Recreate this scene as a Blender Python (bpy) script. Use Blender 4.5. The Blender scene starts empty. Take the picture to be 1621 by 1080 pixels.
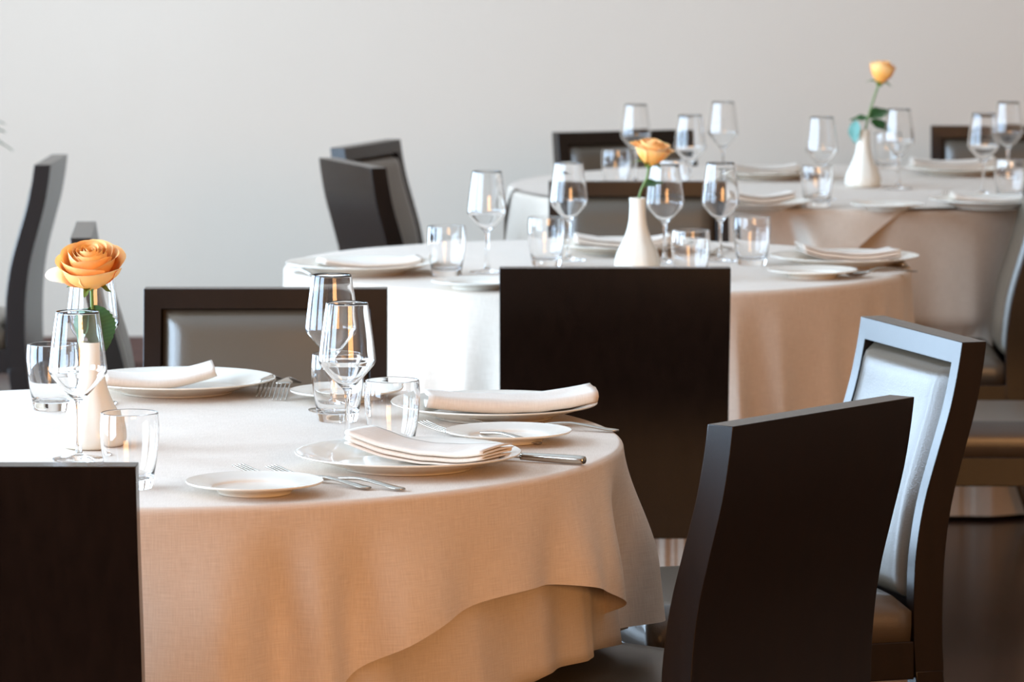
import bpy, bmesh, math, random
from math import sin, cos, pi, radians, sqrt, atan2, hypot
from mathutils import Vector, Matrix, noise

rnd = random.Random(7)
C = bpy.context.scene.collection
SC = bpy.context.scene

# ------------------------------------------------------------------ camera model
F_PX = 6940.0; EYE = 1.527; PITCH = math.atan(734 / F_PX)
def at(u, v, z):
    """world point at height z seen at photo pixel (u, v)"""
    a = (u - 810.5) / F_PX; b = (v - 540) / F_PX
    d = Vector((a, cos(PITCH) - b * sin(PITCH), -sin(PITCH) - b * cos(PITCH)))
    t = (z - EYE) / d.z
    return Vector((d.x * t, d.y * t, z))

# ------------------------------------------------------------------ helpers
def obj(name, bm, m, parent=None, smooth=True, loc=None, rot=None, doubles=0.0):
    if doubles: bmesh.ops.remove_doubles(bm, verts=bm.verts[:], dist=doubles)
    bmesh.ops.recalc_face_normals(bm, faces=bm.faces[:])
    me = bpy.data.meshes.new(name); bm.to_mesh(me); bm.free()
    if smooth:
        for p in me.polygons: p.use_smooth = True
    o = bpy.data.objects.new(name, me); C.objects.link(o)
    if m: me.materials.append(m)
    if parent: o.parent = parent
    if loc is not None: o.location = loc
    if rot is not None: o.rotation_euler = rot
    return o
def thing(name, label, cat, loc=(0, 0, 0), rz=0.0, group=None):
    o = bpy.data.objects.new(name, None); C.objects.link(o)
    o.empty_display_size = .05
    o.location = loc; o.rotation_euler = (0, 0, rz)
    return tag(o, label, cat, group)
def tag(o, label, cat, group=None):
    o['label'] = label; o['category'] = cat
    if group: o['group'] = group
    return o
def struct(name, bm, m, parent=None, smooth=False):
    o = obj(name, bm, m, parent, smooth)
    if not parent: o['kind'] = 'structure'
    return o
def dup(root, loc, rz, label, group=None):
    r = root.copy(); C.objects.link(r); r.location = loc; r.rotation_euler = (0, 0, rz)
    r['label'] = label
    if group: r['group'] = group
    for ch in list(root.children):
        c = ch.copy(); C.objects.link(c); c.parent = r
        for g in list(ch.children):
            d = g.copy(); C.objects.link(d); d.parent = c
    return r
def bevel_mod(o, w=.003, n=2, ang=40):
    b = o.modifiers.new('bevel', 'BEVEL'); b.width = w; b.segments = n; b.limit_method = 'ANGLE'; b.angle_limit = radians(ang)
    b.harden_normals = False
    return o
def edge_split(o, ang=35):
    me = o.data
    try: me.set_sharp_from_angle(angle=radians(ang))
    except Exception: pass
    return o
def box(bm, c, s, rz=0.0):
    vs = []
    for dx in (-.5, .5):
        for dy in (-.5, .5):
            for dz in (-.5, .5):
                p = Vector((dx * s[0], dy * s[1], dz * s[2]))
                if rz: p = Matrix.Rotation(rz, 3, 'Z') @ p
                vs.append(bm.verts.new(p + Vector(c)))
    for f in ((0, 1, 3, 2), (4, 6, 7, 5), (0, 4, 5, 1), (2, 3, 7, 6), (0, 2, 6, 4), (1, 5, 7, 3)):
        bm.faces.new([vs[i] for i in f])
def boxes(*bs):
    bm = bmesh.new()
    for b in bs: box(bm, *b)
    return bm
def lathe(prof, n=48, closed=False, flute=None):
    """prof: list of (r, z); a radius of 0 makes a pole"""
    bm = bmesh.new(); rows = []
    for r, z in prof:
        if r < 1e-6: rows.append([bm.verts.new((0, 0, z))])
        else:
            row = []
            for i in range(n):
                a = 2 * pi * i / n
                rr = r * (1 + (flute(a, z) if flute else 0))
                row.append(bm.verts.new((rr * cos(a), rr * sin(a), z)))
            rows.append(row)
    prs = list(zip(rows, rows[1:]))
    if closed: prs.append((rows[-1], rows[0]))
    for A, B in prs:
        for i in range(n):
            j = (i + 1) % n
            if len(A) == 1 and len(B) == 1: continue
            if len(A) == 1: bm.faces.new((A[0], B[i], B[j]))
            elif len(B) == 1: bm.faces.new((A[i], B[0], A[j]))
            else: bm.faces.new((A[i], B[i], B[j], A[j]))
    return bm
def smooth_prof(pts, k=6):
    """Catmull-Rom through (r, z) points"""
    out = []
    for i in range(len(pts) - 1):
        p0 = pts[max(0, i - 1)]; p1 = pts[i]; p2 = pts[i + 1]; p3 = pts[min(len(pts) - 1, i + 2)]
        for q in range(k):
            t = q / k
            out.append(tuple(.5 * ((2 * p1[c]) + (-p0[c] + p2[c]) * t + (2 * p0[c] - 5 * p1[c] + 4 * p2[c] - p3[c]) * t * t +
                                   (-p0[c] + 3 * p1[c] - 3 * p2[c] + p3[c]) * t ** 3) for c in range(len(p1))))
    out.append(tuple(pts[-1]))
    return out
def tube(bm, pts, rad, n=8, cap=True):
    pts = [Vector(p) for p in pts]; rows = []
    up = Vector((0.3, 1, 0.1))
    for i, p in enumerate(pts):
        d = (pts[min(i + 1, len(pts) - 1)] - pts[max(0, i - 1)]).normalized()
        x = d.cross(up).normalized(); y = d.cross(x)
        r = rad[i] if isinstance(rad, (list, tuple)) else rad
        rows.append([bm.verts.new(p + (x * cos(2 * pi * k / n) + y * sin(2 * pi * k / n)) * r) for k in range(n)])
    for A, B in zip(rows, rows[1:]):
        for i in range(n): bm.faces.new((A[i], A[(i + 1) % n], B[(i + 1) % n], B[i]))
    if cap:
        bm.faces.new(rows[0][::-1]); bm.faces.new(rows[-1])
def lerp_tab(tab, x):
    if x <= tab[0][0]: return tab[0][1]
    for (a, b), (c, d) in zip(tab, tab[1:]):
        if x <= c:
            t = (x - a) / (c - a); t = t * t * (3 - 2 * t) if False else t
            return b + (d - b) * t
    return tab[-1][1]

# ------------------------------------------------------------------ materials
def mat(name, base, rough=.5, metal=0.0, spec=.5, coat=0.0, trans=0.0, ior=1.45, sheen=0.0, sss=0.0):
    m = bpy.data.materials.new(name); m.use_nodes = True
    b = m.node_tree.nodes['Principled BSDF']; I = b.inputs
    I['Base Color'].default_value = (*base, 1); I['Roughness'].default_value = rough; I['Metallic'].default_value = metal
    I['Specular IOR Level'].default_value = spec; I['Coat Weight'].default_value = coat; I['Transmission Weight'].default_value = trans
    I['IOR'].default_value = ior; I['Sheen Weight'].default_value = sheen
    I['Subsurface Weight'].default_value = sss
    if sss: I['Subsurface Radius'].default_value = (.01, .004, .002)
    m['b'] = 1
    return m
def N(m, t, **kw):
    n = m.node_tree.nodes.new(t)
    for k, v in kw.items():
        if k.startswith('i_'): n.inputs[k[2:].replace('_', ' ')].default_value = v
        else: setattr(n, k, v)
    return n
def L(m, a, ao, b, bi): m.node_tree.links.new(a.outputs[ao], b.inputs[bi])
def bsdf(m): return m.node_tree.nodes['Principled BSDF']
def ramp(m, stops):
    r = N(m, 'ShaderNodeValToRGB'); e = r.color_ramp.elements
    while len(e) < len(stops): e.new(.5)
    for k, (p, c) in zip(e, stops): k.position = p; k.color = (*c, 1)
    return r
def scaled(m, coord, sc):
    tc = N(m, 'ShaderNodeTexCoord'); mp = N(m, 'ShaderNodeMapping'); mp.inputs['Scale'].default_value = sc
    L(m, tc, coord, mp, 'Vector'); return mp
def bump(m, src, out, strength=.2, dist=.002):
    b = N(m, 'ShaderNodeBump'); b.inputs['Strength'].default_value = strength; b.inputs['Distance'].default_value = dist
    L(m, src, out, b, 'Height'); L(m, b, 'Normal', bsdf(m), 'Normal'); return b

def wood_mat(name, c0, c1, rough, sc, spec=.5):
    m = mat(name, c0, rough, spec=spec)
    mp = scaled(m, 'Object', sc)
    n = N(m, 'ShaderNodeTexNoise', i_Scale=6.0, i_Detail=6.0, i_Roughness=.65); L(m, mp, 'Vector', n, 'Vector')
    r = ramp(m, [(.3, c0), (.7, c1)]); L(m, n, 'Fac', r, 'Fac'); L(m, r, 'Color', bsdf(m), 'Base Color')
    bump(m, n, 'Fac', .08, .0008)
    return m
M = {}
M['wood'] = wood_mat('dark_stained_wood', (.0065, .0035, .0024), (.012, .0064, .0042), .26, (14, 14, 1.2), spec=.42)
M['baseboard'] = wood_mat('baseboard_wood', (.10, .045, .03), (.16, .075, .05), .4, (1, 10, 10))

m = mat('taupe_vinyl', (.085, .064, .043), .30, spec=.8); M['vinyl'] = m
mp = scaled(m, 'Object', (1, 1, 1))
vo = N(m, 'ShaderNodeTexVoronoi', i_Scale=420.0); L(m, mp, 'Vector', vo, 'Vector'); bump(m, vo, 'Distance', .25, .0006)

def linen(name, c0, c1):
    m = mat(name, c0, .75, spec=.35, sheen=.12)
    tc = N(m, 'ShaderNodeTexCoord')
    def nz(sc, detail, rough):
        mp = N(m, 'ShaderNodeMapping'); mp.inputs['Scale'].default_value = sc; L(m, tc, 'UV', mp, 'Vector')
        n = N(m, 'ShaderNodeTexNoise', i_Scale=1.0, i_Detail=detail, i_Roughness=rough); L(m, mp, 'Vector', n, 'Vector'); return n
    a = nz((900, 35, 1), 3, .6); b = nz((35, 900, 1), 3, .6); c = nz((9, 9, 1), 3, .5)
    mx = N(m, 'ShaderNodeMath', operation='ADD'); L(m, a, 'Fac', mx, 0); L(m, b, 'Fac', mx, 1)
    m2 = N(m, 'ShaderNodeMath', operation='MULTIPLY_ADD'); L(m, c, 'Fac', m2, 0); m2.inputs[1].default_value = .25; L(m, mx, 'Value', m2, 2)
    r = ramp(m, [(.36, c0), (.72, c1)])
    h = N(m, 'ShaderNodeMath', operation='MULTIPLY'); L(m, m2, 'Value', h, 0); h.inputs[1].default_value = .48
    L(m, h, 'Value', r, 'Fac'); L(m, r, 'Color', bsdf(m), 'Base Color')
    bump(m, mx, 'Value', .28, .0008)
    return m
M['cloth'] = linen('beige_linen', (.60, .49, .39), (.78, .67, .56))
M['under'] = linen('undercloth_linen', (.52, .42, .33), (.66, .56, .46))
M['napkin'] = linen('napkin_linen', (.66, .56, .46), (.80, .70, .60))
M['china'] = mat('ivory_china', (.80, .755, .66), .12, spec=.5, coat=.3)
M['vase'] = mat('cream_ceramic', (.80, .76, .66), .22, spec=.5)
M['glass'] = mat('clear_glass', (1, 1, 1), .0, trans=1.0, ior=1.46)
M['silver'] = mat('polished_steel', (.50, .45, .385), .2, metal=1.0)
m = mat('painted_plaster', (.67, .575, .475), .9, spec=.2); M['wall'] = m
n = N(m, 'ShaderNodeTexNoise', i_Scale=55.0, i_Detail=4.0); L(m, scaled(m, 'Object', (1, 1, 1)), 'Vector', n, 'Vector'); bump(m, n, 'Fac', .06, .001)
M['ceiling'] = mat('ceiling_paint', (.72, .70, .67), .9, spec=.2)
M['warm_wall'] = wood_mat('warm_panelling', (.34, .20, .11), (.42, .26, .15), .5, (2, 2, .3))
m = mat('dark_parquet', (.045, .022, .014), .22, spec=.5); M['floor'] = m
br = N(m, 'ShaderNodeTexBrick', i_Scale=1.0); br.inputs['Color1'].default_value = (.050, .023, .014, 1); br.inputs['Color2'].default_value = (.030, .014, .009, 1)
br.inputs['Mortar'].default_value = (.012, .006, .004, 1); br.inputs['Mortar Size'].default_value = .002; br.inputs['Brick Width'].default_value = 1.4; br.inputs['Row Height'].default_value = .12
L(m, scaled(m, 'Object', (1, 1, 1)), 'Vector', br, 'Vector'); L(m, br, 'Color', bsdf(m), 'Base Color')
n = N(m, 'ShaderNodeTexNoise', i_Scale=5.0, i_Detail=5.0); L(m, scaled(m, 'Object', (1, 6, 1)), 'Vector', n, 'Vector'); bump(m, n, 'Fac', .05, .002)
M['frame'] = mat('window_frame_paint', (.6, .6, .6), .5)

def petal_mat(name, base, mid, edge):
    m = mat(name, mid, .55, spec=.25, sss=.4)
    tc = N(m, 'ShaderNodeTexCoord'); sp = N(m, 'ShaderNodeSeparateXYZ'); L(m, tc, 'UV', sp, 'Vector')
    r = ramp(m, [(0, base), (.55, mid), (1, edge)]); L(m, sp, 'Y', r, 'Fac'); L(m, r, 'Color', bsdf(m), 'Base Color')
    mp = N(m, 'ShaderNodeMapping'); mp.inputs['Scale'].default_value = (26, 1.5, 1); L(m, tc, 'UV', mp, 'Vector')
    n = N(m, 'ShaderNodeTexNoise', i_Scale=2.0, i_Detail=3.0); L(m, mp, 'Vector', n, 'Vector'); bump(m, n, 'Fac', .15, .0006)
    return m
M['petal'] = petal_mat('orange_petal', (.97, .40, .08), (1.0, .48, .13), (1.0, .62, .27))
M['petal_pale'] = petal_mat('pale_outer_petal', (.85, .62, .40), (.88, .72, .58), (.90, .80, .72))
M['stem'] = mat('rose_stem_green', (.12, .20, .045), .45)
m = mat('rose_leaf_green', (.025, .085, .02), .38, spec=.5); M['leaf'] = m
tc = N(m, 'ShaderNodeTexCoord'); wv = N(m, 'ShaderNodeTexWave', i_Scale=4.0, i_Distortion=1.5); wv.bands_direction = 'Y'
L(m, tc, 'UV', wv, 'Vector'); r = ramp(m, [(0, (.024, .080, .02)), (1, (.031, .098, .025))]); L(m, wv, 'Color', r, 'Fac'); L(m, r, 'Color', bsdf(m), 'Base Color')
bump(m, wv, 'Fac', .08, .0006)
M['leaf_back'] = mat('leaf_underside_green', (.10, .26, .22), .5)
M['pot'] = mat('plant_pot_glaze', (.25, .22, .2), .4)
M['table_wood'] = M['wood']

# ------------------------------------------------------------------ room
XL, XR, YF, YB, ZC = -3.1, 4.6, -3.2, 13.82, 4.0
struct('floor', boxes((((XL + XR) / 2, (YF + YB) / 2, -.05), (XR - XL + .4, YB - YF + .4, .1))), M['floor'])
struct('ceiling', boxes((((XL + XR) / 2, (YF + YB) / 2, ZC + .05), (XR - XL + .4, YB - YF + .4, .1))), M['ceiling'])
struct('wall_back', boxes((((XL + XR) / 2, YB + .1, ZC / 2), (XR - XL + .4, .2, ZC))), M['wall'])
struct('wall_front', boxes((((XL + XR) / 2, YF - .1, ZC / 2), (XR - XL + .4, .2, ZC))), M['warm_wall'])
struct('wall_right', boxes(((XR + .1, (YF + YB) / 2, ZC / 2), (.2, YB - YF, ZC))), M['warm_wall'])
struct('baseboard_back', boxes((((XL + XR) / 2, YB - .01, .04), (XR - XL, .02, .08))), M['baseboard'])
WIN = [(4.1, 1.8), (6.3, 1.8), (8.6, 1.8), (11.2, 2.0)]      # centre Y, width
Z0, Z1 = .12, 2.9
bs = [((XL - .1, (YF + YB) / 2, Z0 / 2), (.2, YB - YF, Z0)), ((XL - .1, (YF + YB) / 2, (Z1 + ZC) / 2), (.2, YB - YF, ZC - Z1))]
ys = [YF] + [e for c, w in WIN for e in (c - w / 2, c + w / 2)] + [YB]
for a, b in zip(ys[0::2], ys[1::2]): bs.append(((XL - .1, (a + b) / 2, (Z0 + Z1) / 2), (.2, b - a, Z1 - Z0)))
struct('wall_left', boxes(*bs), M['wall'])
def area(name, loc, rot, sx, sy, power, col, spread=180):
    l = bpy.data.lights.new(name, 'AREA'); l.shape = 'RECTANGLE'; l.size = sx; l.size_y = sy; l.energy = power; l.color = col
    l.spread = radians(spread)
    o = bpy.data.objects.new(name, l); C.objects.link(o); o.location = loc; o.rotation_euler = rot; return o
for k, (c, w) in enumerate(WIN):
    f = .05
    wn = struct('window_%d' % (k + 1), boxes(((XL - .15, c - w / 2 + f / 2, (Z0 + Z1) / 2), (.06, f, Z1 - Z0)), ((XL - .15, c + w / 2 - f / 2, (Z0 + Z1) / 2), (.06, f, Z1 - Z0)),
                                          ((XL - .15, c, Z0 + f / 2), (.06, w - 2 * f, f)), ((XL - .15, c, Z1 - f / 2), (.06, w - 2 * f, f)), ((XL - .15, c, 1.9), (.05, w - 2 * f, .04))), M['frame'])
    obj('pane', boxes(((XL - .15, c, (Z0 + Z1) / 2), (.008, w - 2 * f, Z1 - Z0 - 2 * f))), M['glass'], wn, smooth=False)
    area('window_daylight', (XL - .09, c, (Z0 + Z1) / 2), (0, radians(-90), 0), Z1 - Z0 - .1, w - .12, 184 if k == 0 else 224, (.56, .765, 1.0))

# added warm fill without a fixture: wide area light behind and right of camera
area('warm_fill', (2.5, -2.2, 2.1), (radians(78), 0, radians(14)), 3.2, 1.6, 310, (1.0, .50, .19))
#area('warm_fill', (3.9, 4.5, 2.0), (radians(82), 0, radians(90)), 3.0, 1.4, 40, (1.0, .66, .38))

w = bpy.data.worlds.new('sky'); SC.world = w; w.use_nodes = True
w.node_tree.nodes['Background'].inputs['Color'].default_value = (.75, .87, 1, 1)
w.node_tree.nodes['Background'].inputs['Strength'].default_value = 1.5

# ------------------------------------------------------------------ chairs
CW = .415                                       # chair width
REAR = [(0, -.120), (.10, -.088), (.22, -.060), (.34, -.046), (.44, -.044), (.52, -.048), (.59, -.058), (.66, -.076), (.73, -.095), (.79, -.106), (.83, -.111)]
REAR_S = smooth_prof([(y, z) for z, y in REAR], 5)
def yrear(z):
    return lerp_tab([(zz, yy) for yy, zz in REAR_S], z)
def thick(z): return lerp_tab([(0, .032), (.3, .046), (.5, .048), (.83, .04)], z)
def make_chair():
    t = thing('dining_chair', 'x', 'chair', group='dark wooden dining chairs around the tables')
    # backrest frame: full-thickness slab, recessed on the front for the padding
    bm = bmesh.new(); st = .030; tr = .034; br = .39; rows = []
    zs = [.33 + (.83 - tr - .33) * i / 22 for i in range(23)]
    stat = [(.33, 0)]; stat += [(z, 0) for z in (.37, br)]; stat += [(z, .020) for z in [br] + [z for z in zs if z > br + .005]]
    stat += [(.83 - tr, 0), (.815, 0), (.83, 0)]
    for z, rec in stat:
        yr = yrear(z); yf = yr + thick(z); h = CW / 2
        row = [(-h, yr), (-h, yf), (-h + st, yf), (-h + st + .001, yf - rec), (h - st - .001, yf - rec), (h - st, yf), (h, yf), (h, yr)]
        rows.append([bm.verts.new((x, y, z)) for x, y in row])
    for A, B in zip(rows, rows[1:]):
        for i in range(8):
            j = (i + 1) % 8
            try: bm.faces.new((A[i], A[j], B[j], B[i]))
            except ValueError: pass
    bm.faces.new(rows[0][::-1]); bm.faces.new(rows[-1])
    o = obj('backrest_frame', bm, M['wood'], t, doubles=1e-5); bevel_mod(o, .0025, 2); edge_split(o)
    # padded inset of the backrest
    bm = bmesh.new(); nx, nz = 20, 30; hx = CW / 2 - st - .002; za, zb = .432, .83 - tr - .003; g = []
    for k in range(nz + 1):
        z = za + (zb - za) * k / nz; row = []
        for i in range(nx + 1):
            x = -hx + 2 * hx * i / nx
            e = min(1, (hx - abs(x)) / .035, (z - za) / .035, (zb - z) / .035)
            y = yrear(z) + thick(z) - .018 + .026 * sqrt(max(0, 1 - (1 - e) ** 2)) + .004 * cos(pi * x / hx / 2)
            row.append(bm.verts.new((x, y, z)))
        g.append(row)
    for k in range(nz):
        for i in range(nx): bm.faces.new((g[k][i], g[k][i + 1], g[k + 1][i + 1], g[k + 1][i]))
    o = obj('back_cushion', bm, M['vinyl'], t)
    # seat cushion
    bm = bmesh.new(); y0, y1, hx = .006, .425, .205; nx = 18; ny = 18; zt, zb = .445, .377
    def sq(i, n, a, b):
        return a + (b - a) * i / n
    top = []; 
    for k in range(ny + 1):
        row = []
        for i in range(nx + 1):
            x = sq(i, nx, -hx, hx); y = sq(k, ny, y0, y1)
            e = min(1, (hx - abs(x)) / .03, (y - y0) / .03, (y1 - y) / .03)
            row.append(bm.verts.new((x, y, zt - .022 + .022 * sqrt(max(0, 1 - (1 - e) ** 2)) + .004 * cos(pi * x / hx / 2))))
        top.append(row)
    for k in range(ny):
        for i in range(nx): bm.faces.new((top[k][i], top[k][i + 1], top[k + 1][i + 1], top[k + 1][i]))
    ring = [top[0][i] for i in range(nx + 1)] + [top[k][nx] for k in range(1, ny + 1)] + [top[ny][i] for i in range(nx - 1, -1, -1)] + [top[k][0] for k in range(ny - 1, 0, -1)]
    prev = ring
    for dz, s in ((-.02, 1.0), (-.046, .995)):
        nr = [bm.verts.new((v.co.x * s, (v.co.y - .2155) * s + .2155, zt - .022 + dz)) for v in ring]
        for i in range(len(ring)): bm.faces.new((prev[i], prev[(i + 1) % len(ring)], nr[(i + 1) % len(ring)], nr[i]))
        prev = nr
    bm.faces.new(prev)
    obj('seat_cushion', bm, M['vinyl'], t)
    o = obj('seat_apron', boxes(((0, .41, .3475), (.40, .022, .059)), ((-.194, .2, .3475), (.022, .40, .059)), ((.194, .2, .3475), (.022, .40, .059)), ((0, .215, .371), (.40, .40, .010))), M['wood'], t, smooth=False); bevel_mod(o, .002)
    for s in (-1, 1):
        bm = bmesh.new(); rows = []
        for z in (0, .05, .1, .15, .2, .25, .3, .331):
            yr = yrear(z); yf = yr + thick(z); wd = .022 + .016 * min(1, z / .3); xo = s * CW / 2; xi = s * (CW / 2 - wd)
            rows.append([bm.verts.new(p) for p in ((xo, yr, z), (xi, yr, z), (xi, yf, z), (xo, yf, z))])
        for A, B in zip(rows, rows[1:]):
            for i in range(4): bm.faces.new((A[i], A[(i + 1) % 4], B[(i + 1) % 4], B[i]))
        bm.faces.new(rows[0]); bm.faces.new(rows[-1])
        o = obj('leg', bm, M['wood'], t); bevel_mod(o, .002); edge_split(o)
        bm = bmesh.new(); rows = []
        for z, h in ((0, .0115), (.15, .0145), (.30, .018), (.32, .018), (.376, .018)):
            c = Vector((s * .187, .403, z)); rows.append([bm.verts.new(c + Vector((a * h, b * h, 0))) for a, b in ((-1, -1), (1, -1), (1, 1), (-1, 1))])
        for A, B in zip(rows, rows[1:]):
            for i in range(4): bm.faces.new((A[i], A[(i + 1) % 4], B[(i + 1) % 4], B[i]))
        bm.faces.new(rows[0]); bm.faces.new(rows[-1])
        o = obj('leg', bm, M['wood'], t); bevel_mod(o, .002); edge_split(o)
    return t
chair0 = make_chair(); used = [False]
YTOP = yrear(.83) + .02
def place_chair(x, y, ang, label):
    """(x, y): middle of the top rail; ang: direction the sitter faces, degrees from +X"""
    rz = radians(ang - 90)
    loc = Vector((x, y, 0)) - Matrix.Rotation(rz, 3, 'Z') @ Vector((0, YTOP, 0))
    if not used[0]:
        used[0] = True; chair0.location = loc; chair0.rotation_euler = (0, 0, rz); chair0['label'] = label; return chair0
    return dup(chair0, loc, rz, label)
place_chair(-.655, 5.19, 90, 'dark chair at lower left seen from behind, before the open orange rose')
place_chair(.185, 7.85, 90, 'black chair back in the centre, between the front table and the second table')
place_chair(.397, 5.725, 141, 'dark chair in the right foreground turned away, its blank back towards us')
place_chair(.637, 6.775, 197, 'chair whose padded backrest shines bluish white, behind the right foreground chair')
place_chair(-.42, 7.455, 270, 'chair facing us across the front table, taupe padding in dark frame')
place_chair(.292, 10.1, 270, 'chair facing us on the far side of the middle table behind the white vase')
place_chair(-.393, 10.76, 20, 'nearer of the two leaning chairs by the wall, blank dark back to us')
place_chair(-.385, 11.54, 341, 'farther of the two leaning chairs by the wall, showing its padded front')
place_chair(.31, 12.12, 292, 'turned brown-padded chair against the wall behind the rearmost table, left side')
place_chair(1.39, 12.37, 268, 'grey padded chair against the wall at the far right behind the rearmost table')
place_chair(-1.145, 10.88, 180, 'chair seen from the side at the left edge, in front of the wall')
place_chair(-.853, 8.70, 4, 'chair seen edge-on behind the open orange rose on the front table')
place_chair(1.225, 10.12, 178, 'chair at the right edge before the rearmost table, dark post and grey seat')
place_chair(1.35, 8.86, 178, 'chair mostly beyond the right edge, only its olive seat and apron showing')

# ------------------------------------------------------------------ tables and cloths
def seat_push(c):
    # seats pushed under a table press the hanging cloth inwards
    cs = []
    for o in C.objects:
        if o.name.startswith('dining_chair') and (o.location.xy - Vector(c)).length < 1.6:
            Ri = Matrix.Rotation(-o.rotation_euler.z, 2); cs.append((o.location.xy.copy(), Ri))
    nth = 720; lim = []
    for i in range(nth):
        th = 2 * pi * i / nth; L_ = 9.0; rho = .2
        while rho < .95:
            p = Vector((c[0] + rho * cos(th), c[1] + rho * sin(th)))
            hit = False
            for L0, Ri in cs:
                q = Ri @ (p - L0)
                if abs(q.x) < .220 and -.13 < q.y < .440: hit = True
            if hit: L_ = rho - .012; break
            rho += .006
        lim.append(L_)
    for i in list(range(nth)) * 2: lim[i] = min(lim[i], lim[i - 1] + .9 * 2 * pi / nth)
    for i in list(range(nth - 1, -1, -1)) * 2: lim[i] = min(lim[i], lim[(i + 1) % nth] + .9 * 2 * pi / nth)
    def f(x, y, z, pleat):
        t = min(1, max(0, (.485 - z) / .045)); t = t * t * (3 - 2 * t)
        dx, dy = x - c[0], y - c[1]; rho = hypot(dx, dy)
        k = lim[int(round((atan2(dy, dx) % (2 * pi)) / (2 * pi) * nth)) % nth] - abs(pleat) * .3
        if k >= rho: return x, y
        m_ = (rho + (k - rho) * t) / rho
        return c[0] + dx * m_, c[1] + dy * m_
    return f
def cloth(name, c, r, ztop, extent, fold, flare, m, n=720, floor_gap=None, label='', cat='tablecloth', group=None, top_wrinkle=.0006, push=False):
    """round top of radius r; extent(th) = cloth length along the radius; draped beyond the rim"""
    bm = bmesh.new(); uvl = bm.loops.layers.uv.new('UVMap'); R0 = .009
    ss_top = [0, .15, .3, .45, .58, .70, .80, .88, .94, .98, 1.0]
    nd = 46
    cen = None; rows = []; uvs = {}
    for i in range(n):
        th = 2 * pi * i / n; E = extent(th); col = []
        rt = min(r - R0, E)
        for k, f in enumerate(ss_top):
            if k == 0: continue
            rho = rt * f
            z = ztop + top_wrinkle * noise.noise(Vector((c[0] + rho * cos(th), c[1] + rho * sin(th), 1)) * 7)
            col.append((rho * cos(th), rho * sin(th), z, rho))
        extra = max(0.0, E - (r - R0)); arc = R0 * pi / 2
        for k in range(1, nd + 1):
            f = k / nd; f = f * (.35 + .65 * f)
            s = extra * f if extra > .0 else 0
            if s <= arc:
                a = s / R0; rho = r - R0 + R0 * sin(a); z = ztop - R0 * (1 - cos(a)); d = 0
            else:
                d = s - arc; rho = r; z = ztop - R0 - d
            fo, dz = fold(th, d)
            rho += fo + flare(th) * d
            if extra <= 0: z = ztop + .0008
            col.append((rho * cos(th), rho * sin(th), z, (r - R0) + s))
        rows.append((th, col))
    pf = seat_push(c) if push else None
    def wp(p, th):
        x, y = c[0] + p[0], c[1] + p[1]
        if pf and p[2] < .56: x, y = pf(x, y, p[2], fold(th, .6)[0])
        return (x, y, p[2])
    vs = [[bm.verts.new(wp(p, th)) for p in col] for th, col in rows]
    cv = bm.verts.new((c[0], c[1], ztop))
    nn = len(vs[0])
    def uv_of(i, k):
        th, col = rows[i % n]; p = col[k]
        if k < len(ss_top) - 1: return (p[0], p[1])
        return None
    for i in range(n):
        j = (i + 1) % n
        f = bm.faces.new((cv, vs[i][0], vs[j][0]))
        for l, (ii, kk) in zip(f.loops, ((None, 0), (i, 0), (j, 0))):
            l[uvl].uv = (0, 0) if ii is None else (rows[ii][1][0][0], rows[ii][1][0][1])
        for k in range(nn - 1):
            f = bm.faces.new((vs[i][k], vs[i][k + 1], vs[j][k + 1], vs[j][k]))
            top = k < len(ss_top) - 2
            for l, (ii, kk, di) in zip(f.loops, ((i, k, 0), (i, k + 1, 0), (j, k + 1, 1), (j, k, 1))):
                p = rows[ii][1][kk]
                l[uvl].uv = (p[0], p[1]) if top else ((i + di) * 2 * pi / n * r, p[3])
    o = obj(name, bm, m)
    return tag(o, label, cat, group)
def square(a, normal_deg, jitter=.0):
    def e(th):
        d = (math.degrees(th) - normal_deg + 45) % 90 - 45
        return a / cos(radians(d))
    return e
def folds(amp, comps, ramp_len, sharp=0.0, mod=None):
    def f(th, d):
        if d <= 0: return 0.0, 0
        v = sum(w * sin(k * th + p) for k, w, p in comps)
        v += sharp * (abs(sin(comps[0][0] * th / 2 + comps[0][2])) - .6)
        rampv = min(1, d / ramp_len); rampv = rampv * rampv * (3 - 2 * rampv)
        a = amp * (mod(th) if mod else 1)
        return a * v * rampv, 0
    return f
def nfold(amp, k, ramp_len, seed):
    # irregular hanging pleats: rounded ridges, tighter valleys
    def f(th, d):
        if d <= 0: return 0.0, 0
        p = Vector((cos(th), sin(th), 0))
        ph = k * th + 2.2 * noise.noise(p * 2.3 + Vector((seed, 0, 0)))
        a = .35 + .9 * abs(noise.noise(p * 3.1 + Vector((0, seed, 0)))) * 1.6
        v = a * (1 - 2 * abs(sin(ph / 2)) ** 1.4) * .5 + .45 * noise.noise(p * k * .23 + Vector((0, 0, seed)))
        r_ = min(1, d / ramp_len); r_ = r_ ** 1.2
        return amp * v * r_ + amp * .25 * r_, 0
    return f
def table(c, r, label):
    t = thing('round_table', label, 'table', (c[0], c[1], 0), 0, 'round tables under the cloths')
    obj('tabletop', lathe([(0, .705), (r - .02, .705), (r - .012, .710), (r - .012, .734), (r - .02, .739), (0, .739)], 64), M['wood'], t)
    obj('pedestal', lathe([(0, .03), (.06, .03), (.045, .2), (.045, .6), (.09, .7), (0, .704)], 24), M['wood'], t)
    obj('base', lathe([(0, 0), (.26, 0), (.26, .012), (.06, .034), (0, .034)], 32), M['wood'], t)
T1 = (-.505, 6.036); R1 = .66
T2 = (.172, 8.81); R2 = .632
T3 = (.80, 11.10); R3 = .81
table(T1, R1 - .012, 'round dining table at the front under a beige linen cloth')
table(T2, R2 - .012, 'round dining table in the middle under a long beige cloth')
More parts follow.
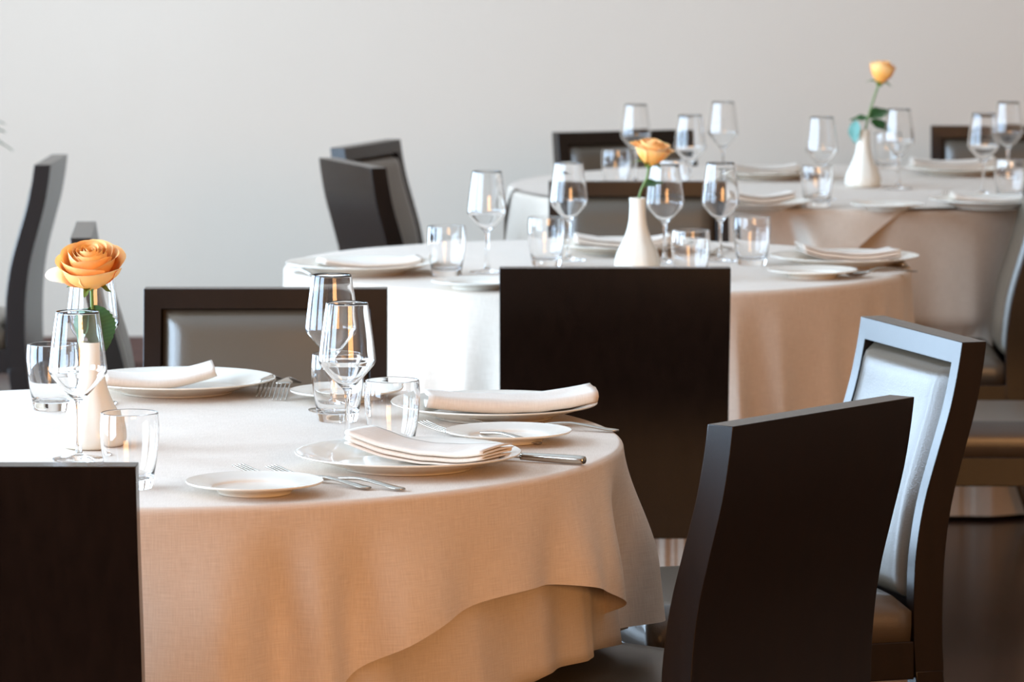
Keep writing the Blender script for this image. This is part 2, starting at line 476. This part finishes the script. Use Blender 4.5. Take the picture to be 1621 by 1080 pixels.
table(T3, R3 - .012, 'large round dining table at the rear by the wall under cloths')
# front table
cloth('undercloth', T1, R1 - .022, .7445, lambda th: R1 + .70, nfold(.038, 30, .36, 5.2), lambda th: .05, M['under'],
      push=True, label='long beige cloth below the hem of the top cloth on the front table', group='long cloths under the tables')
def mod1(th):
    d = (math.degrees(th) + 38 + 180) % 360 - 180
    return .6 + 1.2 * min(1, abs(d) / 45.0)
def fold1(th, d):
    if d <= 0: return 0.0, 0
    r_ = min(1, d / .16); r_ = r_ * r_ * (3 - 2 * r_)
    g = (math.degrees(th) + 180) % 360 - 180
    q_ = Vector((cos(th), sin(th), 0))
    v = .010 * sin(13 * th + .6 + 2 * noise.noise(q_ * 3)) + .010 * sin(27 * th + 2.1 + 3 * noise.noise(q_ * 2.2)) + .010 * noise.noise(q_ * 9)
    v *= mod1(th)
    # deep tuck near the right-hand corner, and the corner standing out
    v += .016 * math.exp(-((g + 20) / 5.0) ** 2) - .040 * math.exp(-((g + 12.5) / 3.2) ** 2) + .004 * math.exp(-((g + 1) / 7) ** 2)
    return v * r_, 0
cloth('tablecloth', T1, R1, .75, lambda th: min(square(R1 + .137, -38)(th), R1 + (.245 if -25 < (math.degrees(th) + 180) % 360 - 180 < 60 else 9)), fold1, lambda th: .11, M['cloth'],
      label='square beige linen tablecloth with slanting hem on the front table', group='tablecloths')
# middle table
cloth('tablecloth', T2, R2, .75, lambda th: R2 + .73, nfold(.040, 38, .34, 3.3), lambda th: .02, M['cloth'],
      push=True, label='long beige tablecloth on the middle table, falling in soft folds', group='tablecloths')
# rear table
cloth('undercloth', T3, R3 - .004, .7445, lambda th: R3 + .725, nfold(.026, 26, .25, 8.1), lambda th: .02, M['under'],
      push=True, label='long beige cloth reaching the floor under the rearmost table', group='long cloths under the tables')
def fold3(th, d):
    if d <= 0: return 0.0, 0
    g = (math.degrees(th) + 180) % 360 - 180
    r_ = min(1, d / .12)
    u_ = min(1, max(0, (g + 101 - d * 25) / 3.6)); u_ = u_ * u_ * (3 - 2 * u_)
    e_ = math.exp(-max(0, g + 97 - d * 25) / 9)
    return min(1.25, d / .06) * (.075 * u_ * e_) + r_ * .004 * sin(20 * th), 0
cloth('tablecloth', T3, R3, .75, square(.70, -51), fold3, lambda th: .12, M['cloth'],
      label='small square top cloth on the rearmost table, one corner hanging down', group='tablecloths')

# ------------------------------------------------------------------ tableware
ZT = .7505
def wine_glass_mesh():
    out = [(0, 0), (.034, 0), (.0352, .0012), (.034, .0022), (.020, .0034), (.009, .0060), (.0050, .012), (.0037, .025), (.0033, .05), (.0036, .070), (.0050, .079), (.0095, .0840), (.0180, .0925), (.0275, .1030), (.0355, .1125), (.0384, .1172), (.0390, .1225), (.0382, .1310), (.0362, .148), (.0336, .168), (.0308, .187), (.0288, .1995)]
    o = smooth_prof(out[1:], 4)
    inn = [(.0282, .2001), (.0300, .187), (.0328, .168), (.0354, .148), (.0373, .1312), (.0381, .1230), (.0374, .1184), (.0346, .1138), (.0267, .1044), (.0172, .0940), (.0085, .0868), (0, .0848)]
    return lathe([(0, 0)] + o + smooth_prof(inn, 3), 56)
def tumbler_mesh():
    out = [(0, 0.0), (.0268, 0), (.0285, .0015), (.0315, .018), (.0352, .040), (.0374, .060), (.0380, .076), (.0372, .090), (.0366, .0965)]
    inn = [(.0357, .0970), (.0362, .090), (.0369, .076), (.0362, .060), (.0338, .040), (.0298, .022), (.026, .0145), (.018, .0115), (0, .0105)]
    return lathe([(0, 0)] + smooth_prof(out[1:], 5) + smooth_prof(inn, 4), 56)
def plate_mesh(R, h, well):
    out = [(0, .0), (well * .86, 0), (well * .90, .0012), (well * .93, .0035), (well * 1.06, .0075), (R * .92, h * .80), (R * .985, h - .0022), (R, h - .0006)]
    inn = [(R * .995, h + .0006), (R * .975, h + .0002), (R * .90, h * .84 + .0012), (well * 1.10, .0105), (well * 1.0, .0072), (well * .9, .0058), (well * .5, .0050), (0, .0048)]
    return lathe([(0, 0)] + smooth_prof(out[1:], 4) + smooth_prof(inn, 4), 80)
def strip(bm, secs):
    """secs: list of (s, x, half_width, z, half_thickness) -> rounded bar along s"""
    rows = []
    for s, x, hw, z, ht in secs:
        ring = []
        for k in range(8):
            a = 2 * pi * (k + .5) / 8
            ring.append(bm.verts.new((x + hw * 1.08 * max(-.92, min(.92, 1.2 * cos(a))), s, z + ht * sin(a) / .93)))
        rows.append(ring)
    for A, B in zip(rows, rows[1:]):
        for i in range(8): bm.faces.new((A[i], A[(i + 1) % 8], B[(i + 1) % 8], B[i]))
    bm.faces.new(rows[0][::-1]); bm.faces.new(rows[-1])
def fork_mesh(down=False):
    bm = bmesh.new()      # y = 0 tine tips, y = .205 handle end
    def zc(s):
        if down: return lerp_tab([(0, .0012), (.02, .0085), (.04, .0145), (.056, .0175), (.08, .0195), (.11, .018), (.15, .011), (.19, .0035), (.205, .0018)], s)
        return lerp_tab([(0, .0125), (.02, .0075), (.04, .0042), (.056, .0030), (.08, .0036), (.11, .0065), (.135, .0090), (.16, .0070), (.185, .0030), (.205, .0018)], s)
    strip(bm, smooth_prof([(.050, 0, .0108, zc(.050), .0011), (.060, 0, .0112, zc(.06), .0012), (.070, 0, .0085, zc(.07), .0013), (.080, 0, .0045, zc(.08), .0015), (.095, 0, .0029, zc(.095), .0019), (.115, 0, .0030, zc(.115), .0020),
               (.14, 0, .0040, zc(.14), .0018), (.17, 0, .0062, zc(.17), .0016), (.19, 0, .0078, zc(.19), .0015), (.20, 0, .0068, zc(.2), .0014), (.205, 0, .003, zc(.205), .0012)], 2))
    for x in (-.0088, -.0029, .0029, .0088):
        strip(bm, [(s, x, (.0007 if s < .004 else .0011), zc(s), .0009) for s in (0, .004, .012, .02, .03, .04, .05, .056)])
    bmesh.ops.scale(bm, vec=(1.08, 1.08, 1.15), verts=bm.verts[:])
    return bm
def knife_mesh():
    bm = bmesh.new()      # y = 0 handle end, y = .23 tip
    strip(bm, smooth_prof([(0, 0, .0045, .0062, .0035), (.004, 0, .0068, .0062, .0055), (.03, 0, .0070, .0062, .0058), (.07, 0, .0058, .0062, .0052), (.095, 0, .0045, .0062, .0045)], 3))
    strip(bm, smooth_prof([(.094, 0, .0042, .0055, .0020), (.105, 0, .0060, .005, .0012), (.13, .001, .0092, .0048, .0008), (.17, .001, .0098, .0046, .0007), (.21, .000, .0080, .0044, .0006), (.23, -.003, .002, .0043, .0005)], 3))
    return bm
def spoon_mesh():
    bm = bmesh.new(); rows = []   # y = 0 bowl tip, y = .2 handle end
    for k in range(13):
        s = .062 * k / 12; w_ = .0195 * sqrt(max(.0004, 1 - ((s - .030) / .0305) ** 2)); row = []
        for i in range(9):
            x = w_ * (i / 4 - 1); dz = .008 * ((x / .0195) ** 2 + ((s - .03) / .0315) ** 2)
            row.append(bm.verts.new((x, s, .0015 + dz)))
        rows.append(row)
    for A, B in zip(rows, rows[1:]):
        for i in range(8): bm.faces.new((A[i], A[i + 1], B[i + 1], B[i]))
    strip(bm, smooth_prof([(.058, 0, .0045, .0085, .0013), (.075, 0, .003, .0125, .0018), (.10, 0, .0028, .0145, .0019), (.14, 0, .004, .0095, .0017), (.18, 0, .0068, .0035, .0015), (.195, 0, .0066, .0022, .0014), (.2, 0, .003, .002, .0012)], 3))
    return bm
PROTO = {}
def item(kind, builder, m, label, cat, loc, rz=0.0, group=None):
    if kind not in PROTO:
        o = obj(kind, builder(), m); PROTO[kind] = o
    else:
        o = PROTO[kind].copy(); C.objects.link(o)
    o.location = loc; o.rotation_euler = (0, 0, rz)
    return tag(o, label, cat, group)
def glass(u, v, label, group): return item('wine_glass', wine_glass_mesh, M['glass'], label, 'wine glass', at(u, v, ZT), rnd.uniform(0, 6), group)
def tumbler(u, v, label, group): return item('water_tumbler', tumbler_mesh, M['glass'], label, 'tumbler', at(u, v, ZT), rnd.uniform(0, 6), group)
def plate(u, v, label, group):
    p = at(u, v, .77); p.z = ZT
    return item('dinner_plate', lambda: plate_mesh(.150, .0225, .095), M['china'], label, 'plate', p, 0, group)
def bread_plate(u, v, label, group):
    p = at(u, v, .765); p.z = ZT
    return item('bread_plate', lambda: plate_mesh(.0875, .0165, .052), M['china'], label, 'plate', p, 0, group)
def along(kind, builder, p, q, label, cat, group, z=None, length=None):
    """cutlery whose local y = 0 end lies at p and points towards q"""
    d = q - p; rz = atan2(d.y, d.x) - pi / 2
    p = p.copy(); p.z = z if z is not None else ZT + .0006
    return item(kind, builder, M['silver'], label, cat, p, rz, group)
def fork(p, q, label, group, **k): return along('fork', fork_mesh, p, q, label, 'fork', group, **k)
def knife(p, q, label, group, **k): return along('knife', knife_mesh, p, q, label, 'knife', group, **k)
def spoon(p, q, label, group, **k): return along('spoon', spoon_mesh, p, q, label, 'spoon', group, **k)

def napkin(p, ang, length, width, layers, label, zb=.007, gap=.0052, sag=.012, lift0=0.0, lift1=0.0, seed=1, taper=0.0, puff=.0):
    """folded linen napkin: a serpentine of layers extruded along its length, laid over a plate"""
    bm = bmesh.new(); uvl = bm.loops.layers.uv.new('UVMap')
    path = []; hw = width / 2
    for k in range(layers):
        z = k * gap; sgn = 1 if k % 2 == 0 else -1
        inset = .004 * (k % 3)
        for i in range(9):
            path.append((sgn * (-hw + inset + (2 * hw - 2 * inset) * i / 8), z))
        if k < layers - 1:
            xe = sgn * (hw - inset)
            for a in (-45, 0, 45):
                path.append((xe + sgn * gap * .5 * cos(radians(a)), z + gap / 2 + gap / 2 * sin(radians(a))))
    ns = 26; rows = []
    for k in range(ns + 1):
        s = k / ns; x = (s - .5) * length; row = []
        tw = 1 - taper * s
        bend = sag * (2 * s - 1) ** 2 + lift0 * (1 - s) ** 3 + lift1 * s ** 3
        for y, z in path:
            q = Vector((x * 9 + seed * 7.3, y * 11, seed))
            zz = zb + bend + z * (1 + puff * noise.noise(q * .7)) + .0035 * noise.noise(q) * (.4 + z / max(1e-4, gap * layers)) + .0018 * noise.noise(q * 3)
            zz = max(zz, zb + z * .6)
            row.append(bm.verts.new((x + .006 * noise.noise(Vector((y * 9, seed * 3.1 + (0 if s < .5 else 9), z * 60))) * (abs(2 * s - 1) ** 3), y * tw + .004 * noise.noise(q * .6 + Vector((3, 1, 2))), zz)))
        rows.append(row)
    for k in range(ns):
        for i in range(len(path) - 1):
            f = bm.faces.new((rows[k][i], rows[k + 1][i], rows[k + 1][i + 1], rows[k][i + 1]))
            for l, (kk, ii) in zip(f.loops, ((k, i), (k + 1, i), (k + 1, i + 1), (k, i + 1))):
                l[uvl].uv = (kk / ns * length, ii * .012)
    o = obj('folded_napkin', bm, M['napkin'])
    so = o.modifiers.new('cloth_thickness', 'SOLIDIFY'); so.thickness = .0022; so.offset = 0
    o.location = (p[0], p[1], ZT); o.rotation_euler = (0, 0, radians(ang))
    return tag(o, label, 'napkin', 'folded linen napkins on the plates')

# ------------------------------------------------------------------ vases and roses
def vase_mesh():
    prof = [(0, 0), (.036, 0), (.042, .003), (.0455, .012), (.0440, .026), (.0375, .044), (.0285, .062), (.0215, .080), (.0175, .098), (.0158, .118), (.0155, .136), (.0165, .1435), (.0160, .1450), (.0135, .1440), (.0128, .130), (.0128, .09), (0, .088)]
    sp = smooth_prof(prof[1:-2], 4)
    def flute(a, z): return .022 * min(1, max(0, (.12 - z) / .06)) * min(1, z / .02) * (abs(cos(5 * a)) - .5)
    return lathe([(0, 0)] + sp + prof[-2:], 80, flute=flute)
def vase(p, label):
    return item('bud_vase', vase_mesh, M['vase'], label, 'vase', (p.x, p.y, ZT), rnd.uniform(0, 1), 'white bud vases, one per table')
def petal_bm(R, H, half, phi, z0, open_, curl, wob, seed, tip=.2):
    bm = bmesh.new(); uvl = bm.loops.layers.uv.new('UVMap'); nu, nv = 12, 10; g = []
    for j in range(nv + 1):
        t = j / nv; row = []
        for i in range(nu + 1):
            s = 2 * i / nu - 1
            te = t * (1 - tip * abs(s) ** 2.4)
            wdt = half * min(1, .30 + .95 * sqrt(min(1, te / .7)))
            r = R * (.16 + .84 * sin(min(1, te * 1.22) * pi / 2)) + open_ * R * te * te
            z = z0 + H * (te - .05 * s * s)
            if te > .72:
                e = (te - .72) / .28
                r += curl * R * e * e; z -= curl * .35 * H * e * e * e
            r += R * .07 * abs(s) ** 3 * te
            q = Vector((s * 1.7 + seed * 5.1, t * 2.0, seed * 1.7))
            r += wob * R * noise.noise(q) * te; z += wob * H * .6 * noise.noise(q + Vector((9, 9, 9))) * te
            a = phi + s * wdt
            row.append(bm.verts.new((r * cos(a), r * sin(a), z)))
        g.append(row)
    for j in range(nv):
        for i in range(nu):
            f = bm.faces.new((g[j][i], g[j][i + 1], g[j + 1][i + 1], g[j + 1][i]))
            for l, (jj, ii) in zip(f.loops, ((j, i), (j, i + 1), (j + 1, i + 1), (j + 1, i))): l[uvl].uv = (ii / nu, jj / nv)
    return bm
def leaf_bm(Ln, W, fold=.35, droop=.25, serr=.05):
    bm = bmesh.new(); uvl = bm.loops.layers.uv.new('UVMap'); nl, nw = 22, 8; g = []
    for j in range(nl + 1):
        t = j / nl; w_ = W / 2 * (sin(pi * t ** .85) ** .8 if 0 < t < 1 else 0) * (1 + serr * (1 if j % 2 else -1)); row = []
        for i in range(nw + 1):
            s = 2 * i / nw - 1
            x = s * w_; y = Ln * t
            z = fold * abs(s) * w_ - droop * Ln * t * t + .0015 * sin(t * 14) * abs(s)
            row.append(bm.verts.new((x, y, z)))
        g.append(row)
    for j in range(nl):
        for i in range(nw):
            f = bm.faces.new((g[j][i], g[j][i + 1], g[j + 1][i + 1], g[j + 1][i]))
            for l, (jj, ii) in zip(f.loops, ((j, i), (j, i + 1), (j + 1, i + 1), (j + 1, i))): l[uvl].uv = (ii / nw, jj / nl)
    return bm
def rose(label, base, stem_pts, tilt, layers, leaves, pale=(), spin=0.0, scale=1.0):
    """base: vase position. stem_pts relative to base; bloom sits at the last stem point, tilted by (rx, ry)"""
    t = thing('rose', label, 'flower', (base.x, base.y, ZT), 0, 'roses in the bud vases')
    bm = bmesh.new(); sp = smooth_prof([tuple(p) for p in stem_pts], 5); tube(bm, sp, .0026, 8); obj('stem', bm, M['stem'], t)
    top = Vector(stem_pts[-1]); rot = (radians(tilt[0]), radians(tilt[1]), spin)
    bm = bmesh.new(); bmesh.ops.create_uvsphere(bm, u_segments=16, v_segments=10, radius=.0085 * scale)
    obj('calyx', bm, M['stem'], t, loc=top, rot=rot)
    k = 0
    for R, H, n, z0, op, cu, ph in layers:
        for i in range(n):
            k += 1
            a = ph + 2 * pi * i / n + rnd.uniform(-.12, .12)
            m_ = M['petal_pale'] if k in pale else M['petal']
            obj('petal', petal_bm(R * scale * rnd.uniform(.96, 1.04), H * scale * rnd.uniform(.95, 1.04), pi / n * 1.35 if n > 2 else (1.9 if n == 2 else .5), a, z0 * scale, op * rnd.uniform(.7, 1.3), cu * rnd.uniform(.6, 1.3), .03 + .9 * R, k, tip=.04 + 3.2 * R), m_, t, loc=top, rot=rot)
    for i in range(5):
        a = 2 * pi * i / 5 + .4
        R_ = Matrix.Rotation(rot[2], 3, 'Z')
        o = obj('sepal', leaf_bm(.026 * scale, .010 * scale, .5, .5, 0), M['stem'], t)
        o.matrix_local = Matrix.Translation(top) @ (Matrix.Rotation(rot[1], 4, 'Y') @ Matrix.Rotation(rot[0], 4, 'X')) @ Matrix.Rotation(a, 4, 'Z') @ Matrix.Translation((0, .005 * scale, .001)) @ Matrix.Rotation(radians(18), 4, 'X')
    for p, Ln, W, yaw, pit, roll, back in leaves:
        o = obj('leaf', leaf_bm(Ln, W, .3, .2), M['leaf_back'] if back else M['leaf'], t)
        o.matrix_local = Matrix.Translation(p) @ Matrix.Rotation(radians(yaw), 4, 'Z') @ Matrix.Rotation(radians(pit), 4, 'X') @ Matrix.Rotation(radians(roll), 4, 'Y')
    return t

# ------------------------------------------------------------------ front table: settings
G1 = 'wine glasses on the front table'; G2 = 'wine glasses on the middle table'; G3 = 'wine glasses on the rearmost table'
U1 = 'tumblers on the front table'; U2 = 'tumblers on the middle table'; U3 = 'tumblers on the rearmost table'
P1 = 'dinner plates'; B1 = 'bread plates'; CU = 'cutlery on the tables'
glass(550, 709, 'wine glass right of centre on the front table, nearest the napkin plate', G1)
glass(526, 650, 'wine glass on the front table standing just behind another in line with two tumblers', G1)
glass(125, 728, 'wine glass in front of the white vase on the front table', G1)
glass(148, 639, 'wine glass directly behind the open orange rose on the front table', G1)
tumbler(206, 772, 'tumbler behind the lower left chair, right of the front vase', U1)
tumbler(84, 648, 'tumbler at the left end of the front table, left of the vase', U1)
tumbler(535, 666, 'tumbler on the front table behind the tall wine glass', U1)
tumbler(621, 713, 'tumbler on the front table beside the accordion-folded napkin plate', U1)
s1 = plate(646, 718, 'dinner plate nearest us on the front table, short folded napkin on it', P1)
s2 = plate(782, 640, 'dinner plate at the right rim of the front table under a long thick napkin', P1)
s0 = plate(280, 601, 'dinner plate at the far rim of the front table, near the chair facing us', P1)
bread_plate(403, 763, 'empty bread plate at the near rim of the front table, over two forks', B1)
bread_plate(805, 683, 'empty bread plate between the two napkin plates on the front table', B1)
bread_plate(552, 619, 'bread plate mostly hidden behind tumblers at the far rim of the front table', B1)
napkin(at(678, 714, .77), -30, .215, .08, 5, 'napkin with accordion-folded end on the nearest plate', seed=2, sag=.008, lift0=.012, zb=.0075, gap=.0042)
napkin(at(808, 636, .77), 186, .245, .10, 2, 'long thick napkin reaching past the plate rim at the right of the front table', seed=5, sag=.009, lift0=.006, gap=.015, zb=.009, puff=.5)
napkin(at(250, 598, .77), 192, .17, .085, 2, 'thick rolled-edge napkin on the far plate of the front table', seed=9, sag=.008, lift0=.010, gap=.013, zb=.008)
def P(u, v): return at(u, v, ZT)
fork(P(586, 776) + .222 * Vector((-.80, .60, 0)), P(586, 776), 'left fork sticking out from under the near bread plate', CU)
fork(P(640, 778) + .222 * Vector((-.80, .60, 0)), P(640, 778), 'right fork sticking out from under the near bread plate', CU)
knife(P(926, 737), P(760, 726), 'knife with thick handle right of the nearest dinner plate', CU)
along('fork_down', lambda: fork_mesh(True), P(416, 631), P(446, 604), 'left fork lying face down, tines towards us, at the far rim of the front table', 'fork', CU).name = 'fork'
along('fork_down', None, P(442, 635), P(474, 606), 'right fork lying face down, tines towards us, at the far rim of the front table', 'fork', CU).name = 'fork'
fork(at(668, 668, ZT + .014), P(760, 694), 'fork behind the tumbler beside the bread plate between the napkin plates', CU)
fork(at(742, 660, ZT + .014), P(960, 684), 'fork whose handle end shows right of the bread plate by the table rim', CU)
v1 = at(147, 708, ZT); vase(v1, 'white vase on the front table holding the open orange rose')
rose('wide open orange rose in the vase on the front table', v1,
     [(0, 0, .092), (.0, 0, .14), (.001, -.002, .19), (.0005, -.003, .224)], (26, 0),
     [(.0055, .046, 2, .012, -.1, 0, .3), (.0095, .049, 3, .010, -.12, .0, 1.2), (.0140, .051, 3, .009, -.12, .04, .5), (.0190, .052, 3, .008, -.12, .08, 1.5), (.0245, .054, 3, .006, -.10, .10, .7), (.0305, .055, 4, .003, -.08, .12, 1.9), (.0365, .054, 4, .000, -.03, .16, 1.1), (.0410, .049, 4, -.003, .0, .22, .35), (.0370, .030, 1, -.004, .12, .42, 3.3)],
     [((.001, -.002, .19), .062, .046, 70, -62, -50, 0), ((.001, -.001, .196), .066, .046, -105, -72, 60, 0)], pale=(27,), scale=1.0)

# ------------------------------------------------------------------ middle table
glass(771, 431, 'leftmost wine glass on the middle table', G2)
glass(900, 412, 'wine glass on the middle table left of the white vase', G2)
glass(1052, 416, 'wine glass on the middle table touching the right side of the vase in view', G2)
glass(1140, 413, 'rightmost wine glass on the middle table', G2)
tumbler(707, 436, 'leftmost tumbler on the middle table beside the left plate', U2)
tumbler(865, 420, 'tumbler on the middle table behind the second wine glass from the left', U2)
tumbler(1093, 443, 'tumbler rising just behind the centre chair back on the middle table', U2)
tumbler(1190, 419, 'rightmost tumbler on the middle table before the right plate', U2)
plate(572, 417, 'dinner plate at the left rim of the middle table', P1)
plate(1337, 406, 'dinner plate at the right rim of the middle table', P1)
plate(985, 386, 'dinner plate behind the vase at the far rim of the middle table', P1)
bread_plate(755, 445, 'bread plate at the near rim of the middle table beside the centre chair', B1)
bread_plate(1286, 428, 'bread plate near the right rim of the middle table', B1)
napkin(at(585, 413, .77), 12, .20, .085, 3, 'napkin on the left plate of the middle table', seed=12, gap=.004, sag=.012)
napkin(at(1342, 402, .77), 8, .20, .09, 4, 'white-lit napkin on the right plate of the middle table', seed=15, gap=.0045, sag=.010, lift0=.012)
napkin(at(985, 382, .77), 0, .20, .085, 4, 'napkin on the far plate of the middle table behind the vase', seed=17, gap=.005, sag=.012)
knife(P(1432, 425), P(1300, 405), 'knife at the right rim of the middle table', CU)
fork(P(520, 446), P(480, 436), 'fork at the left rim of the middle table', CU)
fork(at(1110, 396, ZT + .016), P(1180, 388), 'fork on the middle table beside the far napkin plate', CU)
spoon(P(1340, 441), P(1420, 434), 'spoon at the near right rim of the middle table', CU)
v2 = at(1009, 429, ZT); vase(v2, 'white vase on the middle table behind the centre chair')
rose('half-open orange rose leaning right in the middle table vase', v2,
     [(0, 0, .092), (.004, 0, .15), (.018, 0, .185), (.022, 0, .212)], (6, 12),
     [(.008, .044, 3, .006, 0, 0, .3), (.015, .046, 4, .004, .03, .06, .9), (.022, .047, 4, .002, .06, .10, .2), (.028, .046, 5, .0, .10, .18, .7), (.032, .043, 4, -.002, .16, .30, .1)],
     [((.010, .004, .165), .050, .03, -60, 20, 20, 0)], pale=(16,), scale=1.0)

# ------------------------------------------------------------------ rearmost table
glass(1006, 289, 'leftmost wine glass on the rearmost table, behind the middle rose', G3)
glass(1092, 312, 'second wine glass from the left on the rearmost table', G3)
glass(1144, 284, 'tallest-standing wine glass in the left group on the rearmost table', G3)
glass(1300, 316, 'wine glass left of the rearmost vase', G3)
glass(1422, 299, 'wine glass just right of the rearmost vase', G3)
glass(1556, 308, 'nearer wine glass of the pair at the right end of the rearmost table', G3)
glass(1595, 284, 'farther wine glass of the pair at the right end of the rearmost table', G3)
tumbler(976, 298, 'leftmost tumbler on the rearmost table before the brown chair', U3)
tumbler(1067, 317, 'tumbler on the rearmost table below the second wine glass', U3)
tumbler(1293, 327, 'tumbler left of the rearmost vase', U3)
tumbler(1405, 268, 'tumbler right behind the rearmost vase', U3)
tumbler(1598, 316, 'tumbler at the right end of the rearmost table', U3)
plate(1215, 271, 'dinner plate at the far left rim of the rearmost table', P1)
plate(1185, 319, 'dinner plate at the near left rim of the rearmost table', P1)
plate(1520, 265, 'dinner plate at the far right rim of the rearmost table', P1)
plate(1570, 316, 'dinner plate at the near right rim of the rearmost table', P1)
bread_plate(1405, 323, 'bread plate at the near rim of the rearmost table', B1)
napkin(at(1212, 268, .77), 0, .17, .08, 4, 'napkin on the far left plate of the rearmost table', seed=21, gap=.005)
napkin(at(1205, 314, .77), 10, .15, .085, 4, 'napkin on the near left plate of the rearmost table', seed=23, gap=.006)
napkin(at(1508, 260, .77), 0, .22, .09, 4, 'napkin on the far right plate of the rearmost table', seed=25, gap=.006)
napkin(at(1575, 312, .77), 0, .20, .09, 3, 'napkin on the near right plate of the rearmost table', seed=27, gap=.005)
knife(P(1262, 330), P(1290, 308), 'knife pointing away at the near rim of the rearmost table', CU)
fork(P(1500, 310), P(1478, 330), 'fork with handle end at the near rim of the rearmost table', CU)
v3 = at(1366, 296, ZT); vase(v3, 'white vase on the rearmost table holding the tall rose')
rose('pale orange rosebud standing tall in the rearmost vase', v3,
     [(0, 0, .092), (.008, 0, .16), (.028, 0, .23), (.040, 0, .262)], (4, 10),
     [(.008, .046, 3, .004, 0, 0, .3), (.015, .050, 4, .002, .03, .04, .9), (.021, .050, 4, .0, .05, .08, .2), (.027, .048, 5, -.002, .08, .14, .7)],
     [((.016, -.003, .172), .062, .044, -62, 28, 30, 0), ((.014, -.002, .168), .050, .036, 75, 10, -20, 0), ((.016, -.004, .165), .058, .034, -95, -18, 40, 0), ((-.018, -.006, .168), .058, .036, 150, -70, 10, 1)], pale=(12,), scale=1.08)

# ------------------------------------------------------------------ plant peeking in at the left edge
pb = Vector((-1.728, 12.7, 0))
pt = thing('potted_plant', 'plant at the left edge of the picture, only dark leaf tips showing', 'plant', pb)
obj('pot', lathe(smooth_prof([(0, 0), (.10, 0), (.12, .02), (.15, .2), (.16, .28), (.15, .285), (.14, .26), (0, .25)], 3), 32), M['pot'], pt)
for k in range(9):
    a = rnd.uniform(0, 2 * pi) if k else -.35
    R_ = .10 if k else .14; h = rnd.uniform(.6, .9) if k else .80
    bm = bmesh.new(); tube(bm, smooth_prof([(0, 0, .25), (.3 * R_ * cos(a), .3 * R_ * sin(a), .25 + (h - .25) * .6), (R_ * cos(a), R_ * sin(a), h)], 4), .004, 6); obj('stalk', bm, M['stem'], pt)
    for q in range(2):
        o = obj('leaf', leaf_bm(.16, .06, .3, .3, 0), M['leaf'], pt)
        o.matrix_local = Matrix.Translation((R_ * cos(a), R_ * sin(a), h - .05 * q)) @ Matrix.Rotation(a - pi / 2 + (.5 - q) * .9, 4, 'Z') @ Matrix.Rotation(radians(-5 + 15 * q), 4, 'X')

# ------------------------------------------------------------------ camera and view
cam = bpy.data.cameras.new('camera'); co = bpy.data.objects.new('camera', cam); C.objects.link(co)
cam.sensor_fit = 'HORIZONTAL'; cam.sensor_width = 36; cam.lens = F_PX / 1621 * 36
co.location = (0, 0, EYE); co.rotation_euler = (pi / 2 - PITCH, 0, 0)
cam.clip_end = 100
cam.dof.use_dof = True; cam.dof.focus_distance = 5.95; cam.dof.aperture_fstop = 11
SC.camera = co
cy = SC.cycles
cy.use_denoising = True
cy.max_bounces = 16; cy.transmission_bounces = 14; cy.glossy_bounces = 6; cy.diffuse_bounces = 5; cy.transparent_max_bounces = 8
cy.blur_glossy = .6; cy.sample_clamp_indirect = 8
SC.view_settings.view_transform = 'Standard'; SC.view_settings.look = 'None'
SC.view_settings.gamma = 1; SC.view_settings.exposure = 0
SC.view_settings.use_curve_mapping = False
